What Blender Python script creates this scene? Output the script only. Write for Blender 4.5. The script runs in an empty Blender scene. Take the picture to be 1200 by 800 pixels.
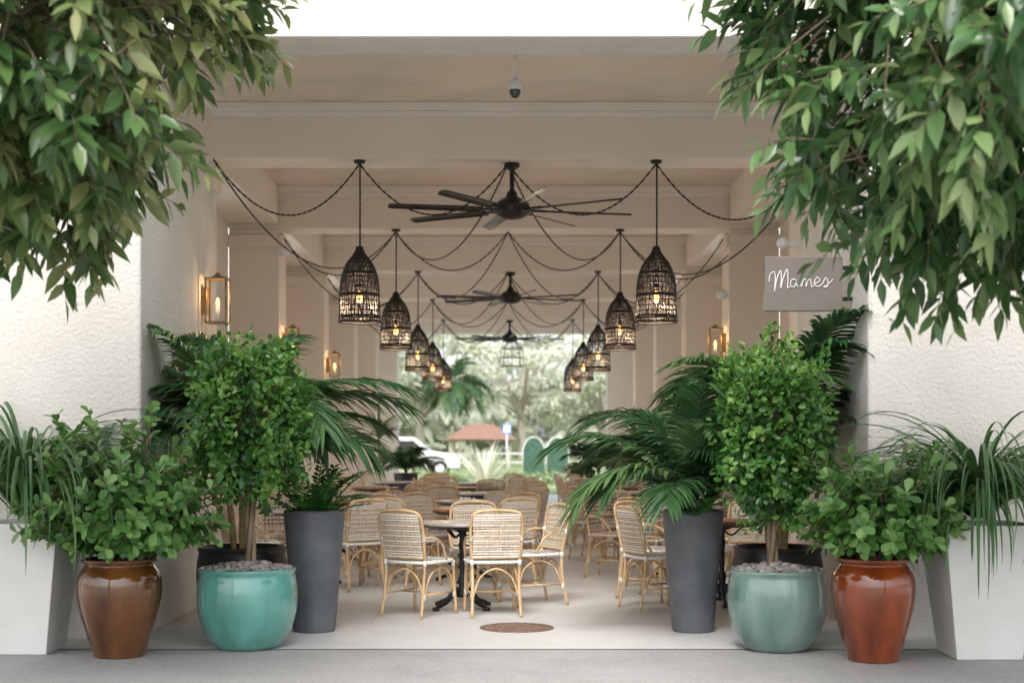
import bpy, math, random
import numpy as np
from mathutils import Vector, Matrix, noise
rng = np.random.default_rng(7); random.seed(7)
scene = bpy.context.scene
COL = scene.collection
PI = math.pi

# ------------------------------------------------------------------ materials
def new_mat(name):
    m = bpy.data.materials.new(name); m.use_nodes = True
    nt = m.node_tree; nt.nodes.clear()
    out = nt.nodes.new('ShaderNodeOutputMaterial')
    b = nt.nodes.new('ShaderNodeBsdfPrincipled')
    nt.links.new(b.outputs[0], out.inputs[0])
    return m, nt, b, out
def c4(c): return (c[0], c[1], c[2], 1.0)
def mat(name, c1, c2=None, scale=4, rough=.6, rough2=None, metal=0, bump=0, bscale=60, bdist=.01, coat=0, stretch=(1,1,1), lo=.35, hi=.65, detail=5, spec=.5):
    m, nt, b, out = new_mat(name)
    b.inputs['Roughness'].default_value = rough
    b.inputs['Metallic'].default_value = metal
    b.inputs['Coat Weight'].default_value = coat
    b.inputs['Coat Roughness'].default_value = .08
    b.inputs['Specular IOR Level'].default_value = spec
    tc = nt.nodes.new('ShaderNodeTexCoord'); mp = nt.nodes.new('ShaderNodeMapping')
    mp.inputs['Scale'].default_value = stretch
    nt.links.new(tc.outputs['Object'], mp.inputs[0])
    if c2 is None: c2 = tuple(x*.82 for x in c1)
    n = nt.nodes.new('ShaderNodeTexNoise'); n.inputs['Scale'].default_value = scale; n.inputs['Detail'].default_value = detail
    nt.links.new(mp.outputs[0], n.inputs['Vector'])
    r = nt.nodes.new('ShaderNodeValToRGB'); r.color_ramp.elements[0].position = lo; r.color_ramp.elements[1].position = hi
    r.color_ramp.elements[0].color = c4(c2); r.color_ramp.elements[1].color = c4(c1)
    nt.links.new(n.outputs[0], r.inputs[0]); nt.links.new(r.outputs[0], b.inputs['Base Color'])
    if rough2 is not None:
        mr = nt.nodes.new('ShaderNodeMapRange'); mr.inputs[3].default_value = rough; mr.inputs[4].default_value = rough2
        nt.links.new(n.outputs[0], mr.inputs[0]); nt.links.new(mr.outputs[0], b.inputs['Roughness'])
    if bump:
        n2 = nt.nodes.new('ShaderNodeTexNoise'); n2.inputs['Scale'].default_value = bscale; n2.inputs['Detail'].default_value = 4
        nt.links.new(tc.outputs['Object'], n2.inputs['Vector'])
        bp = nt.nodes.new('ShaderNodeBump'); bp.inputs['Strength'].default_value = bump; bp.inputs['Distance'].default_value = bdist
        nt.links.new(n2.outputs[0], bp.inputs['Height']); nt.links.new(bp.outputs[0], b.inputs['Normal'])
    return m
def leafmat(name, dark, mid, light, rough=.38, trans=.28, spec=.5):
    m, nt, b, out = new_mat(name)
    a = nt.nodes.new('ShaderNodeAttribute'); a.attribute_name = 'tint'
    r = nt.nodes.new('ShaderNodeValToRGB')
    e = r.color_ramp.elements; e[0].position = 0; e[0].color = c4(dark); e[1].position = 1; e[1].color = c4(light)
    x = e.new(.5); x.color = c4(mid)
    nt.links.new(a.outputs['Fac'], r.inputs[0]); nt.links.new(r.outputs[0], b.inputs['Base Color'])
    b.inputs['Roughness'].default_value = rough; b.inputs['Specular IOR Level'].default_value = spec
    if trans<=0: return m
    t = nt.nodes.new('ShaderNodeBsdfTranslucent')
    hs = nt.nodes.new('ShaderNodeHueSaturation'); hs.inputs['Value'].default_value = 1.5; hs.inputs['Hue'].default_value = .485
    nt.links.new(r.outputs[0], hs.inputs['Color']); nt.links.new(hs.outputs[0], t.inputs[0])
    mx = nt.nodes.new('ShaderNodeMixShader'); mx.inputs[0].default_value = trans
    nt.links.new(b.outputs[0], mx.inputs[1]); nt.links.new(t.outputs[0], mx.inputs[2]); nt.links.new(mx.outputs[0], out.inputs[0])
    return m
def emis(name, col, s):
    m, nt, b, out = new_mat(name)
    b.inputs['Base Color'].default_value = c4(col); b.inputs['Emission Color'].default_value = c4(col); b.inputs['Emission Strength'].default_value = s
    return m
def paving(name, c1, c2, bw, bh, joint, mortar=.006, rough=.75, speck=.78, off=(1.1,.37)):
    m, nt, b, out = new_mat(name)
    tc = nt.nodes.new('ShaderNodeTexCoord')
    n = nt.nodes.new('ShaderNodeTexNoise'); n.inputs['Scale'].default_value = 1.3; n.inputs['Detail'].default_value = 8; n.inputs['Roughness'].default_value = .65
    n3 = nt.nodes.new('ShaderNodeTexNoise'); n3.inputs['Scale'].default_value = 90; n3.inputs['Detail'].default_value = 3
    br = nt.nodes.new('ShaderNodeTexBrick'); br.offset = 0; br.inputs['Scale'].default_value = 1
    br.inputs['Brick Width'].default_value = bw; br.inputs['Row Height'].default_value = bh; br.inputs['Mortar Size'].default_value = mortar
    br.inputs['Color1'].default_value = (1,1,1,1); br.inputs['Color2'].default_value = (.96,.96,.96,1); br.inputs['Mortar'].default_value = c4(joint)
    mpp = nt.nodes.new('ShaderNodeMapping'); mpp.inputs['Location'].default_value = (off[0],off[1],0)
    nt.links.new(tc.outputs['Object'], mpp.inputs[0]); nt.links.new(mpp.outputs[0], br.inputs['Vector'])
    for x in (n, n3): nt.links.new(tc.outputs['Object'], x.inputs['Vector'])
    r = nt.nodes.new('ShaderNodeValToRGB'); r.color_ramp.elements[0].position = .3; r.color_ramp.elements[1].position = .7
    r.color_ramp.elements[0].color = c4(c2); r.color_ramp.elements[1].color = c4(c1)
    nt.links.new(n.outputs[0], r.inputs[0])
    m1 = nt.nodes.new('ShaderNodeMix'); m1.data_type = 'RGBA'; m1.blend_type = 'MULTIPLY'; m1.inputs[0].default_value = 1
    nt.links.new(r.outputs[0], m1.inputs[6]); nt.links.new(br.outputs[0], m1.inputs[7])
    r3 = nt.nodes.new('ShaderNodeValToRGB'); r3.color_ramp.elements[0].position = .35; r3.color_ramp.elements[1].position = .6
    r3.color_ramp.elements[0].color = (speck,speck,speck,1); r3.color_ramp.elements[1].color = (1,1,1,1)
    nt.links.new(n3.outputs[0], r3.inputs[0])
    m2 = nt.nodes.new('ShaderNodeMix'); m2.data_type = 'RGBA'; m2.blend_type = 'MULTIPLY'; m2.inputs[0].default_value = 1
    nt.links.new(m1.outputs[2], m2.inputs[6]); nt.links.new(r3.outputs[0], m2.inputs[7])
    nt.links.new(m2.outputs[2], b.inputs['Base Color'])
    b.inputs['Roughness'].default_value = rough
    bp = nt.nodes.new('ShaderNodeBump'); bp.inputs['Strength'].default_value = .3; bp.inputs['Distance'].default_value = .003
    nt.links.new(n3.outputs[0], bp.inputs['Height']); nt.links.new(bp.outputs[0], b.inputs['Normal'])
    return m

M = {}
M['stucco'] = mat('stucco', (.70,.665,.615), (.635,.60,.55), 1.6, .85, bump=.75, bscale=34, bdist=.012)
M['inner'] = mat('painted_plaster', (.82,.755,.68), (.78,.715,.64), .8, .8, bump=.3, bscale=40, bdist=.006)
M['ceil'] = mat('ceiling_plaster', (.77,.68,.59), (.70,.615,.53), .9, .6, bump=.4, bscale=26, bdist=.006)
M['trim'] = mat('trim_paint', (.85,.81,.76), (.82,.78,.72), 2, .6)
M['black'] = mat('black_iron', (.02,.02,.021), (.012,.012,.013), 12, .42, metal=.3, bump=.1, bscale=150, bdist=.002)
M['blade'] = mat('fan_blade_black', (.022,.022,.024), None, 5, .25, metal=.5)
M['wicker'] = mat('black_wicker', (.020,.016,.014), (.01,.008,.007), 40, .6)
M['rattan'] = mat('rattan_cane', (.66,.47,.28), (.46,.30,.15), 14, .42, stretch=(1,1,.3))
M['cordw'] = mat('white_cord', (.78,.76,.71), (.66,.63,.58), 60, .6)
M['cordg'] = mat('blue_grey_cord', (.12,.12,.13), (.07,.07,.08), 60, .6)
M['tan'] = mat('tan_weave', (.64,.54,.42), (.47,.38,.28), 60, .6)
M['marble'] = mat('table_stone', (.50,.46,.42), (.36,.32,.29), 5, .22)
M['wood'] = mat('brown_wood', (.34,.17,.08), (.22,.10,.045), 6, .35, stretch=(1,8,1))
M['brass'] = mat('aged_brass', (.36,.25,.13), (.22,.15,.07), 10, .35, metal=.8)
M['glass'] = mat('dark_glass', (.05,.05,.05), (.03,.03,.03), 1, .06, spec=.8)
M['bulb'] = emis('warm_bulb', (1,.42,.10), 7)
M['white'] = mat('white_planter', (.71,.70,.68), (.63,.62,.59), 2.5, .6, bump=.15, bscale=40, bdist=.004)
M['whitep'] = mat('white_paint', (.8,.8,.8), None, 4, .4)
M['teal'] = mat('teal_glaze', (.12,.35,.30), (.055,.19,.155), 3.2, .12, coat=.7, stretch=(1,1,.35), bump=.12, bscale=14, bdist=.01)
M['teal2'] = mat('grey_green_glaze', (.19,.28,.245), (.08,.15,.135), 3.0, .12, coat=.7, stretch=(1,1,.35), bump=.12, bscale=14, bdist=.01)
M['brown'] = mat('brown_glaze', (.15,.058,.014), (.045,.014,.004), 5, .10, coat=.8, stretch=(1,1,.3), bump=.2, bscale=16, bdist=.01)
M['rust'] = mat('rust_glaze', (.25,.050,.010), (.10,.018,.005), 5, .10, coat=.8, stretch=(1,1,.3), bump=.2, bscale=16, bdist=.01)
M['grey'] = mat('grey_planter', (.115,.122,.135), (.075,.082,.092), 5, .5, bump=.25, bscale=60, bdist=.003)
M['bowl'] = mat('black_bowl', (.02,.02,.022), (.013,.013,.014), 5, .4)
M['soil'] = mat('soil', (.05,.035,.022), (.02,.014,.009), 30, .95, bump=.8, bscale=40, bdist=.02)
M['pebble'] = mat('pebble', (.34,.31,.29), (.15,.14,.135), 9, .6)
M['bark'] = mat('bark', (.26,.19,.12), (.13,.09,.055), 14, .85, stretch=(1,1,.3), bump=.6, bscale=40, bdist=.01)
M['farbark'] = mat('hazed_oak_bark', (.42,.38,.32), (.32,.28,.23), 4, .9, stretch=(1,1,.3))  # bark colour lightened to imitate haze on the far background
M['cane'] = mat('palm_cane', (.48,.36,.17), (.28,.22,.09), 16, .6, stretch=(.4,.4,3))
M['sign'] = mat('sign_taupe', (.165,.138,.122), (.15,.126,.112), 4, .5)
M['asphalt'] = mat('asphalt', (.30,.30,.30), (.24,.24,.24), 2, .9, bump=.3, bscale=80)
M['grassg'] = mat('lawn', (.26,.33,.15), (.18,.24,.10), 1.2, .95, bump=.6, bscale=30, bdist=.03)
M['iron'] = mat('rusty_cover', (.24,.15,.11), (.13,.085,.065), 20, .7, bump=.4, bscale=90, bdist=.004)
M['roof'] = mat('terracotta_roof', (.30,.17,.13), (.22,.12,.09), 6, .8)
M['hedge'] = mat('arch_hedge', (.07,.15,.10), (.035,.085,.055), 9, .85, bump=1, bscale=25, bdist=.05)
M['carp'] = mat('car_paint', (.7,.71,.73), None, 2, .25, coat=.8)
M['tyre'] = mat('tyre', (.02,.02,.02), None, 4, .8)
M['blue'] = mat('sign_blue', (.12,.25,.5), None, 4, .5)
M['side'] = paving('sidewalk_concrete', (.45,.435,.42), (.35,.34,.33), 80, 60, (.6,.6,.6), .012, .8, .70, (40,30))
M['floor'] = paving('terrace_concrete', (.64,.64,.635), (.53,.53,.525), 2.6, 3.1, (.78,.78,.78), .008, .45, .84)
M['thresh'] = paving('threshold_concrete', (.66,.65,.64), (.57,.56,.55), 80, 60, (.8,.8,.8), .008, .55, .84, (40,30))
M['terr'] = mat('terrain', (.42,.40,.36), (.33,.32,.27), .15, .95)

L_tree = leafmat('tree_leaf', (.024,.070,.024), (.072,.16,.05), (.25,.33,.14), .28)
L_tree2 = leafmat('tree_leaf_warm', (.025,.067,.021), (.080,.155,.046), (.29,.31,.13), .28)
L_clus = leafmat('clusia_leaf', (.035,.12,.028), (.09,.22,.05), (.24,.40,.13), .3)
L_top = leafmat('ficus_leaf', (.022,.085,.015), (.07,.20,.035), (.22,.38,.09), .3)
L_palm = leafmat('palm_leaflet', (.018,.055,.022), (.045,.115,.04), (.14,.24,.09), .33)
L_str = leafmat('strap_leaf', (.028,.085,.026), (.065,.15,.05), (.20,.32,.13), .38)
L_zz = leafmat('zamia_leaf', (.018,.07,.014), (.035,.13,.025), (.09,.23,.04), .25)
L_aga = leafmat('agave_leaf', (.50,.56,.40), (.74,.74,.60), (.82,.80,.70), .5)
L_far = leafmat('hazed_oak_foliage', (.32,.35,.28), (.50,.53,.42), (.70,.71,.61), .9, .3, .2)  # distance haze put into the colour: far leaves paled and desaturated
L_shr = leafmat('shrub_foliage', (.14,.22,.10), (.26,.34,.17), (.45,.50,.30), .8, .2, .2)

# ------------------------------------------------------------------ mesh builder
def catmull(P, n=6):
    P = [np.array(p, float) for p in P]
    Q = [2*P[0]-P[1]] + P + [2*P[-1]-P[-2]]
    out = []
    for i in range(1, len(Q)-2):
        a, b, c, d = Q[i-1:i+3]
        for k in range(n):
            t = k/n
            out.append(.5*((2*b)+(-a+c)*t+(2*a-5*b+4*c-d)*t*t+(-a+3*b-3*c+d)*t**3))
    out.append(P[-1]); return out
def tube_geo(pts, r, n):
    pts = np.array(pts, float); k = len(pts)
    r = np.broadcast_to(np.array(r, float), (k,))
    T = np.gradient(pts, axis=0); T /= np.linalg.norm(T, axis=1)[:,None]+1e-9
    up = np.array([0,0,1.]) if abs(T[0][2]) < .9 else np.array([1.,0,0])
    V = []; u = np.cross(T[0], up); u /= np.linalg.norm(u)
    ang = np.arange(n)*2*PI/n
    for i in range(k):
        u = u - T[i]*np.dot(u, T[i]); u /= np.linalg.norm(u)+1e-9
        w = np.cross(T[i], u)
        V.append(pts[i] + r[i]*(np.cos(ang)[:,None]*u + np.sin(ang)[:,None]*w))
    V = np.concatenate(V)
    F = [(i*n+j, i*n+(j+1)%n, (i+1)*n+(j+1)%n, (i+1)*n+j) for i in range(k-1) for j in range(n)]
    return V, F
class MB:
    def __init__(s): s.v=[]; s.f=[]; s.m=[]; s.s=[]
    def add(s, V, F, mi=0, smooth=False):
        o = len(s.v); s.v.extend([tuple(map(float,p)) for p in V])
        for f in F: s.f.append(tuple(o+i for i in f)); s.m.append(mi); s.s.append(smooth)
    def tube(s, pts, r, n=6, mi=0, cap=True):
        V, F = tube_geo(pts, r, n)
        if cap: k=len(V)//n; F = F+[tuple(range(n))[::-1], tuple((k-1)*n+j for j in range(n))]
        s.add(V, F, mi, True)
    def lathe(s, prof, n=32, mi=0, c=(0,0,0), smooth=True, cap=False):
        V=[]; F=[]
        for r,z in prof:
            for j in range(n):
                a=2*PI*j/n; V.append((c[0]+r*math.cos(a), c[1]+r*math.sin(a), c[2]+z))
        for i in range(len(prof)-1):
            for j in range(n): F.append((i*n+j, i*n+(j+1)%n, (i+1)*n+(j+1)%n, (i+1)*n+j))
        if cap: F.append(tuple(range(n))[::-1]); F.append(tuple((len(prof)-1)*n+j for j in range(n)))
        s.add(V,F,mi,smooth)
    def box(s, x0,x1,y0,y1,z0,z1, mi=0, tx=0, ty=0):
        V=[(x0+tx,y0+ty,z0),(x1-tx,y0+ty,z0),(x1-tx,y1-ty,z0),(x0+tx,y1-ty,z0),(x0,y0,z1),(x1,y0,z1),(x1,y1,z1),(x0,y1,z1)]
        s.add(V,[(3,2,1,0),(4,5,6,7),(0,1,5,4),(1,2,6,5),(2,3,7,6),(3,0,4,7)],mi)
    def rbox(s, M4, sx,sy,sz, mi=0):
        V=[M4@Vector((a*sx/2,b*sy/2,c*sz/2)) for a,b,c in ((-1,-1,-1),(1,-1,-1),(1,1,-1),(-1,1,-1),(-1,-1,1),(1,-1,1),(1,1,1),(-1,1,1))]
        s.add(V,[(3,2,1,0),(4,5,6,7),(0,1,5,4),(1,2,6,5),(2,3,7,6),(3,0,4,7)],mi)
    def mesh(s, name, mats, bevel=0):
        me = bpy.data.meshes.new(name); me.from_pydata(s.v, [], s.f)
        for m in mats: me.materials.append(m)
        me.polygons.foreach_set('material_index', s.m); me.polygons.foreach_set('use_smooth', s.s); me.update()
        return me
    def obj(s, name, mats, loc=(0,0,0), parent=None, bevel=0, rz=0):
        return place(s.mesh(name, mats), name, loc, rz, parent, bevel)
def place(me, name, loc=(0,0,0), rz=0, parent=None, bevel=0, scale=1):
    o = bpy.data.objects.new(name, me); COL.objects.link(o)
    o.location = loc; o.rotation_euler = (0,0,rz); o.scale=(scale,)*3
    if parent: o.parent = parent
    if bevel:
        b = o.modifiers.new('bevel','BEVEL'); b.width = bevel; b.segments = 2; b.limit_method='ANGLE'
    return o
def empty(name, loc=(0,0,0)):
    o = bpy.data.objects.new(name, None); COL.objects.link(o); o.location = loc; return o
def plight(name, loc, power, parent=None, col=(1,.72,.48), r=.05):
    l = bpy.data.lights.new(name,'POINT'); l.energy = power; l.color = col; l.shadow_soft_size = r
    o = bpy.data.objects.new(name, l); COL.objects.link(o); o.location = loc
    if parent: o.parent = parent
    return o

# ------------------------------------------------------------------ foliage
def rows_tpl(ws, fold=.25, ts=None):
    k=len(ws); ts = ts or [i/(k-1) for i in range(k)]
    T=[]; 
    for t,w in zip(ts,ws): T += [(t,-.5*w,fold*w*.5),(t,0,0),(t,.5*w,fold*w*.5)]
    F=[]
    for i in range(k-1):
        a=3*i; F += [(a,a+1,a+4,a+3),(a+1,a+2,a+5,a+4)]
    return np.array(T,float), np.array(F)
T_lance = rows_tpl([.12,1,.82,.03], .3, [0,.35,.66,1])
T_obov  = rows_tpl([.12,.7,1,.30], .22, [0,.38,.75,1])
T_oval  = rows_tpl([.15,1,.8,.1], .25, [0,.4,.75,1])
T_leafl = rows_tpl([.5,1,.75,.05], .5, [0,.25,.65,1])
T_card  = rows_tpl([.6,1,.4], .4, [0,.5,1])
def unit(a): return a/(np.linalg.norm(a,axis=-1,keepdims=True)+1e-9)
class Fol:
    def __init__(s): s.V=[]; s.F=[]; s.T=[]; s.M=[]; s.n=0
    def raw(s,V,F,tint,mi):
        s.V.append(V); s.F.append(np.asarray(F)+s.n); s.T.append(np.broadcast_to(tint,(len(V),)).astype(float)); s.M.append(np.full(len(F),mi)); s.n+=len(V)
    def leaves(s,B,D,N,L,W,tpl=T_lance,droop=0.,tint=None,mi=0):
        B=np.asarray(B,float); n=len(B); D=unit(np.asarray(D,float)); S=unit(np.cross(D,N)); U=np.cross(S,D)
        T,F=tpl; k=len(T); L=np.broadcast_to(L,(n,)); W=np.broadcast_to(W,(n,)); dr=np.broadcast_to(droop,(n,))
        V=B[:,None]+D[:,None]*(L[:,None]*T[None,:,0])[...,None]+S[:,None]*(W[:,None]*T[None,:,1])[...,None]+U[:,None]*(W[:,None]*T[None,:,2])[...,None]
        V[...,2]-=(dr*L)[:,None]*T[None,:,0]**2
        FF=(F[None]+(np.arange(n)*k)[:,None,None]).reshape(-1,4)
        if tint is None: tint=rng.beta(2,3,n)
        s.raw(V.reshape(-1,3),FF,np.repeat(tint,k),mi)
    def tube(s,pts,r,n=5,mi=1,tint=.5):
        V,F=tube_geo(pts,r,n); s.raw(V,F,tint,mi)
    def ribbon(s,path,side,w,tint,mi=0,fold=.3):
        k=len(path); up=np.array([0,0,1.])
        V=np.empty((k,3,3)); V[:,1]=path; V[:,0]=path-side*w[:,None]/2+up*w[:,None]*fold/2; V[:,2]=path+side*w[:,None]/2+up*w[:,None]*fold/2
        F=[]
        for i in range(k-1):
            a=3*i; F+=[(a,a+1,a+4,a+3),(a+1,a+2,a+5,a+4)]
        s.raw(V.reshape(-1,3),F,tint,mi)
    def mesh(s,name,mats):
        V=np.concatenate(s.V); F=np.concatenate(s.F); T=np.concatenate(s.T); Mi=np.concatenate(s.M)
        me=bpy.data.meshes.new(name)
        me.vertices.add(len(V)); me.vertices.foreach_set('co',V.astype(np.float32).ravel())
        me.loops.add(len(F)*4); me.loops.foreach_set('vertex_index',F.astype(np.int32).ravel())
        me.polygons.add(len(F)); me.polygons.foreach_set('loop_start',(np.arange(len(F))*4).astype(np.int32))
        for m in mats: me.materials.append(m)
        me.polygons.foreach_set('material_index',Mi.astype(np.int32)); me.polygons.foreach_set('use_smooth',np.ones(len(F),bool))
        me.update(calc_edges=True)
        at=me.attributes.new('tint','FLOAT','POINT'); at.data.foreach_set('value',T.astype(np.float32))
        return me
    def obj(s,name,mats,loc=(0,0,0),parent=None,rz=0): return place(s.mesh(name,mats),name,loc,rz,parent)
def arch(base,az,el0,length,curv,k=10,power=1.4):
    t=np.linspace(0,1,k); el=el0-curv*t**power
    ds=length/(k-1); h=np.cumsum(np.cos(el))*ds; z=np.cumsum(np.sin(el))*ds; h-=h[0]; z-=z[0]
    return np.array(base)+np.stack([h*math.cos(az),h*math.sin(az),z],1)
def rdir(n):
    return unit(rng.normal(size=(n,3)))

def street_tree(name,loc,rx,ry,rz,cz,mat_leaf,ntw=1700,seed=0,warm=.0):
    f=Fol()
    f.tube(catmull([(0,0,0),(.03,.02,.9),(-.02,.05,1.7),(0,0,cz-.6),(.05,0,cz+.5)],5),np.linspace(.09,.04,21),8,1)
    for i in range(26):
        d=rdir(1)[0]; d[2]=abs(d[2])*1.0-.25
        e=np.array([d[0]*rx*.72,d[1]*ry*.72,cz+d[2]*rz*.8]); s0=np.array([0,0,cz-.9+.9*rng.random()])
        mid=(s0+e)/2+np.array([0,0,.18])+rng.normal(size=3)*.08
        p=catmull([s0,mid,e],5); f.tube(p,np.linspace(.035,.012,len(p)),5,1)
        for j in range(6):
            e2=e+rdir(1)[0]*np.array([.6,.6,.5]); st=p[5+j//2]; m2=(st+e2)/2+np.array([0,0,.06])
            q=catmull([st,m2,e2],3); f.tube(q,np.linspace(.012,.004,len(q)),4,1)
    c=[]; 
    while len(c)<ntw:
        d=rdir(1)[0]; r=(.42+.58*rng.random()**.55)
        wob=1+.18*noise.noise(Vector(d*2.2)+Vector((seed,0,0)))+.18*noise.noise(Vector(d*5.5)+Vector((0,seed,0)))
        p=np.array([d[0]*rx,d[1]*ry,d[2]*rz])*r*wob
        if noise.noise(Vector(p*1.9)+Vector((seed*3.1,1,2)))<-.24: continue
        c.append(p)
    C=np.array(c)
    # drop sprays that have no neighbours, so nothing hangs detached from the crown
    dd=np.linalg.norm(C[:,None]-C[None],axis=2); C=C[(dd<.30).sum(1)>=7]; ntw=len(C)
    out=unit(C/np.array([rx,ry,rz])**2)
    TD=unit(out*.85+rng.normal(size=C.shape)*.48+np.array([0,0,-.12])); TL=rng.uniform(.18,.40,ntw)
    C=C+np.array([0,0,cz])
    for i in range(0,ntw):
        p=[C[i]-TD[i]*.18,C[i]+TD[i]*TL[i]*.5,C[i]+TD[i]*TL[i]+np.array([0,0,-.05])]; f.tube(p,[.005,.0035,.0015],3,1)
    nl=12; B=[];D=[];N=[];L=[];tt=[]
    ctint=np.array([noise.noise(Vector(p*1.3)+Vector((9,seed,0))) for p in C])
    for k in range(nl):
        t=k/(nl-1); a=k*2.4+rng.random(ntw)*1.2
        b=C+TD*(TL*t)[:,None]+np.array([0,0,-.05])*t*t
        s1=unit(np.cross(TD,np.array([0.01,0.02,1.]))); s2=np.cross(TD,s1)
        sd=s1*np.cos(a)[:,None]+s2*np.sin(a)[:,None]
        B.append(b); D.append(TD*(.45+.6*t)+sd*.85+np.array([0,0,-.2])+rng.normal(size=C.shape)*.18)
        N.append(unit(np.array([0,0,1.])+out*.5+rng.normal(size=C.shape)*.45)); L.append(rng.uniform(.10,.18,ntw)*(.75+.35*math.sin(PI*t)))
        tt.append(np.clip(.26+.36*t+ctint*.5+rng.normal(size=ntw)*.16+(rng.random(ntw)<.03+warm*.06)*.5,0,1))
    B=np.concatenate(B);D=np.concatenate(D);N=np.concatenate(N);L=np.concatenate(L);tt=np.concatenate(tt)
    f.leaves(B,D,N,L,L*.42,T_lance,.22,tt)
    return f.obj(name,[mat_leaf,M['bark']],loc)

def topiary(name,loc,rx,rz,cz,z0,seed,n=7500):
    f=Fol()
    for q in range(3):
        a=q*2.1+seed
        f.tube(catmull([(.03*math.cos(a),.03*math.sin(a),z0-.05),(.025*math.cos(a+1.3),.025*math.sin(a+1.3),z0+.25),(.02*math.cos(a+3),.02*math.sin(a+3),cz-rz*.6),(0.08*math.cos(a),.08*math.sin(a),cz)],5),np.linspace(.02,.013,16),7,1)
    for i in range(40):
        d=rdir(1)[0]; e=np.array([d[0]*rx*.8,d[1]*rx*.8,cz+d[2]*rz*.8]); f.tube([(0,0,cz-rz*.5),(e+np.array([0,0,cz-rz*.3]))/2,e],[.008,.006,.003],4,1)
    d=rdir(n); r=(.5+.5*rng.random(n)**.5)
    wob=np.array([.97+.34*noise.noise(Vector(x*2.0)+Vector((seed,3,0)))+.38*noise.noise(Vector(x*4.6)+Vector((seed,0,5))) for x in d])
    q=np.sign(d)*np.abs(d)**.85; q/= (np.abs(q)**2.3).sum(1,keepdims=True)**(1/2.3)
    P=q*np.array([rx,rx,rz])*(r*wob)[:,None]
    P[:,:2]*=(1+.10*P[:,2:3]/rz)
    st=rng.random(n)<.06; P[st]*=1.0+.18*rng.random(st.sum())[:,None]
    ct=np.array([noise.noise(Vector(p*7)+Vector((seed,1,1))) for p in P])
    D=unit(d*.6+rng.normal(size=(n,3))*.6+np.array([0,0,.15])); N=unit(d+np.array([0,0,.6])+rng.normal(size=(n,3))*.35)
    L=rng.uniform(.034,.066,n)
    f.leaves(P+np.array([0,0,cz]),D,N,L,L*.62,T_oval,.1,np.clip(.35+.6*(r-.78)+ct*.8+rng.normal(size=n)*.18+.14*d[:,2],0,1))  # crown shading painted into tint: inner leaves darker, upper ones lighter
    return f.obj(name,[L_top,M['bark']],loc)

def clusia(name,loc,r,ztop,z0,seed,n=75,lean=(0,0)):
    f=Fol(); B=[];D=[];N=[];L=[];tt=[]
    for i in range(n):
        az=rng.random()*2*PI; pol=math.acos(1-(rng.random()**.8)*1.25) 
        h=ztop-z0
        e=np.array([math.sin(pol)*math.cos(az)*r+lean[0],math.sin(pol)*math.sin(az)*r+lean[1],h*.38+math.cos(pol)*h*.62])*rng.uniform(.55,1.1)
        s0=np.array([rng.normal()*.05,rng.normal()*.05,0]); mid=s0*.4+e*.5+np.array([0,0,.10*math.sin(pol)])
        p=np.array(catmull([s0,mid,e],6))+np.array([0,0,z0]); f.tube(p,np.linspace(.011,.004,len(p)),4,1)
        T=unit(np.gradient(p,axis=0)); k0=5
        for j in range(k0,len(p)):
            for h_ in (0,.5):
                pt=p[j]-T[j]*h_*.05; a0=rng.random()*PI
                s1=unit(np.cross(T[j],[.1,.2,1.])); s2=np.cross(T[j],s1)
                for sg in (0,PI):
                    a=a0+sg; sd=s1*math.cos(a)+s2*math.sin(a); tip=(j-k0)/(len(p)-k0)
                    B.append(pt); D.append(sd*1.0+T[j]*(.2+.5*tip)+np.array([0,0,.1])+rng.normal(size=3)*.25); N.append(unit(T[j]*1.0-sd*.3+np.array([0,0,.5])+rng.normal(size=3)*.35))
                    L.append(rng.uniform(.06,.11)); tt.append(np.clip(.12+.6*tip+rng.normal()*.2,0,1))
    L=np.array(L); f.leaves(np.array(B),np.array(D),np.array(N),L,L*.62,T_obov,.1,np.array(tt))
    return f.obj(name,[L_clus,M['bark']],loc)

def straps(name,loc,z0,n,length,w,el=(.9,1.5),curv=(1.4,2.8),mats=None,r0=.08,tint=(.15,.8),k=12,az=None,trunk=None):
    f=Fol()
    for i in range(n):
        a=rng.random()*2*PI if az is None else rng.uniform(*az)
        e=rng.uniform(*el); l=length*rng.uniform(.6,1.1)
        base=(r0*math.cos(a)*rng.random(),r0*math.sin(a)*rng.random(),z0+rng.uniform(-.02,.04))
        p=arch(base,a,e,l,rng.uniform(*curv),k,1.3); sd=np.array([-math.sin(a),math.cos(a),0]); sd=sd+rng.normal(size=3)*.2; sd/=np.linalg.norm(sd)
        t=np.linspace(0,1,k); ww=w*rng.uniform(.7,1.2)*np.minimum(1,(.5+t*2))*(1-t**2.5)+.0015
        f.ribbon(p,sd,ww,rng.uniform(*tint))
    if trunk: f.tube([(0,0,trunk[0]),(0.01,0,(trunk[0]+z0)/2),(0,0,z0)],[trunk[1],trunk[1]*.8,trunk[1]*.7],8,1)
    return f.obj(name,mats or [L_str,M['bark']],loc)

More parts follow.
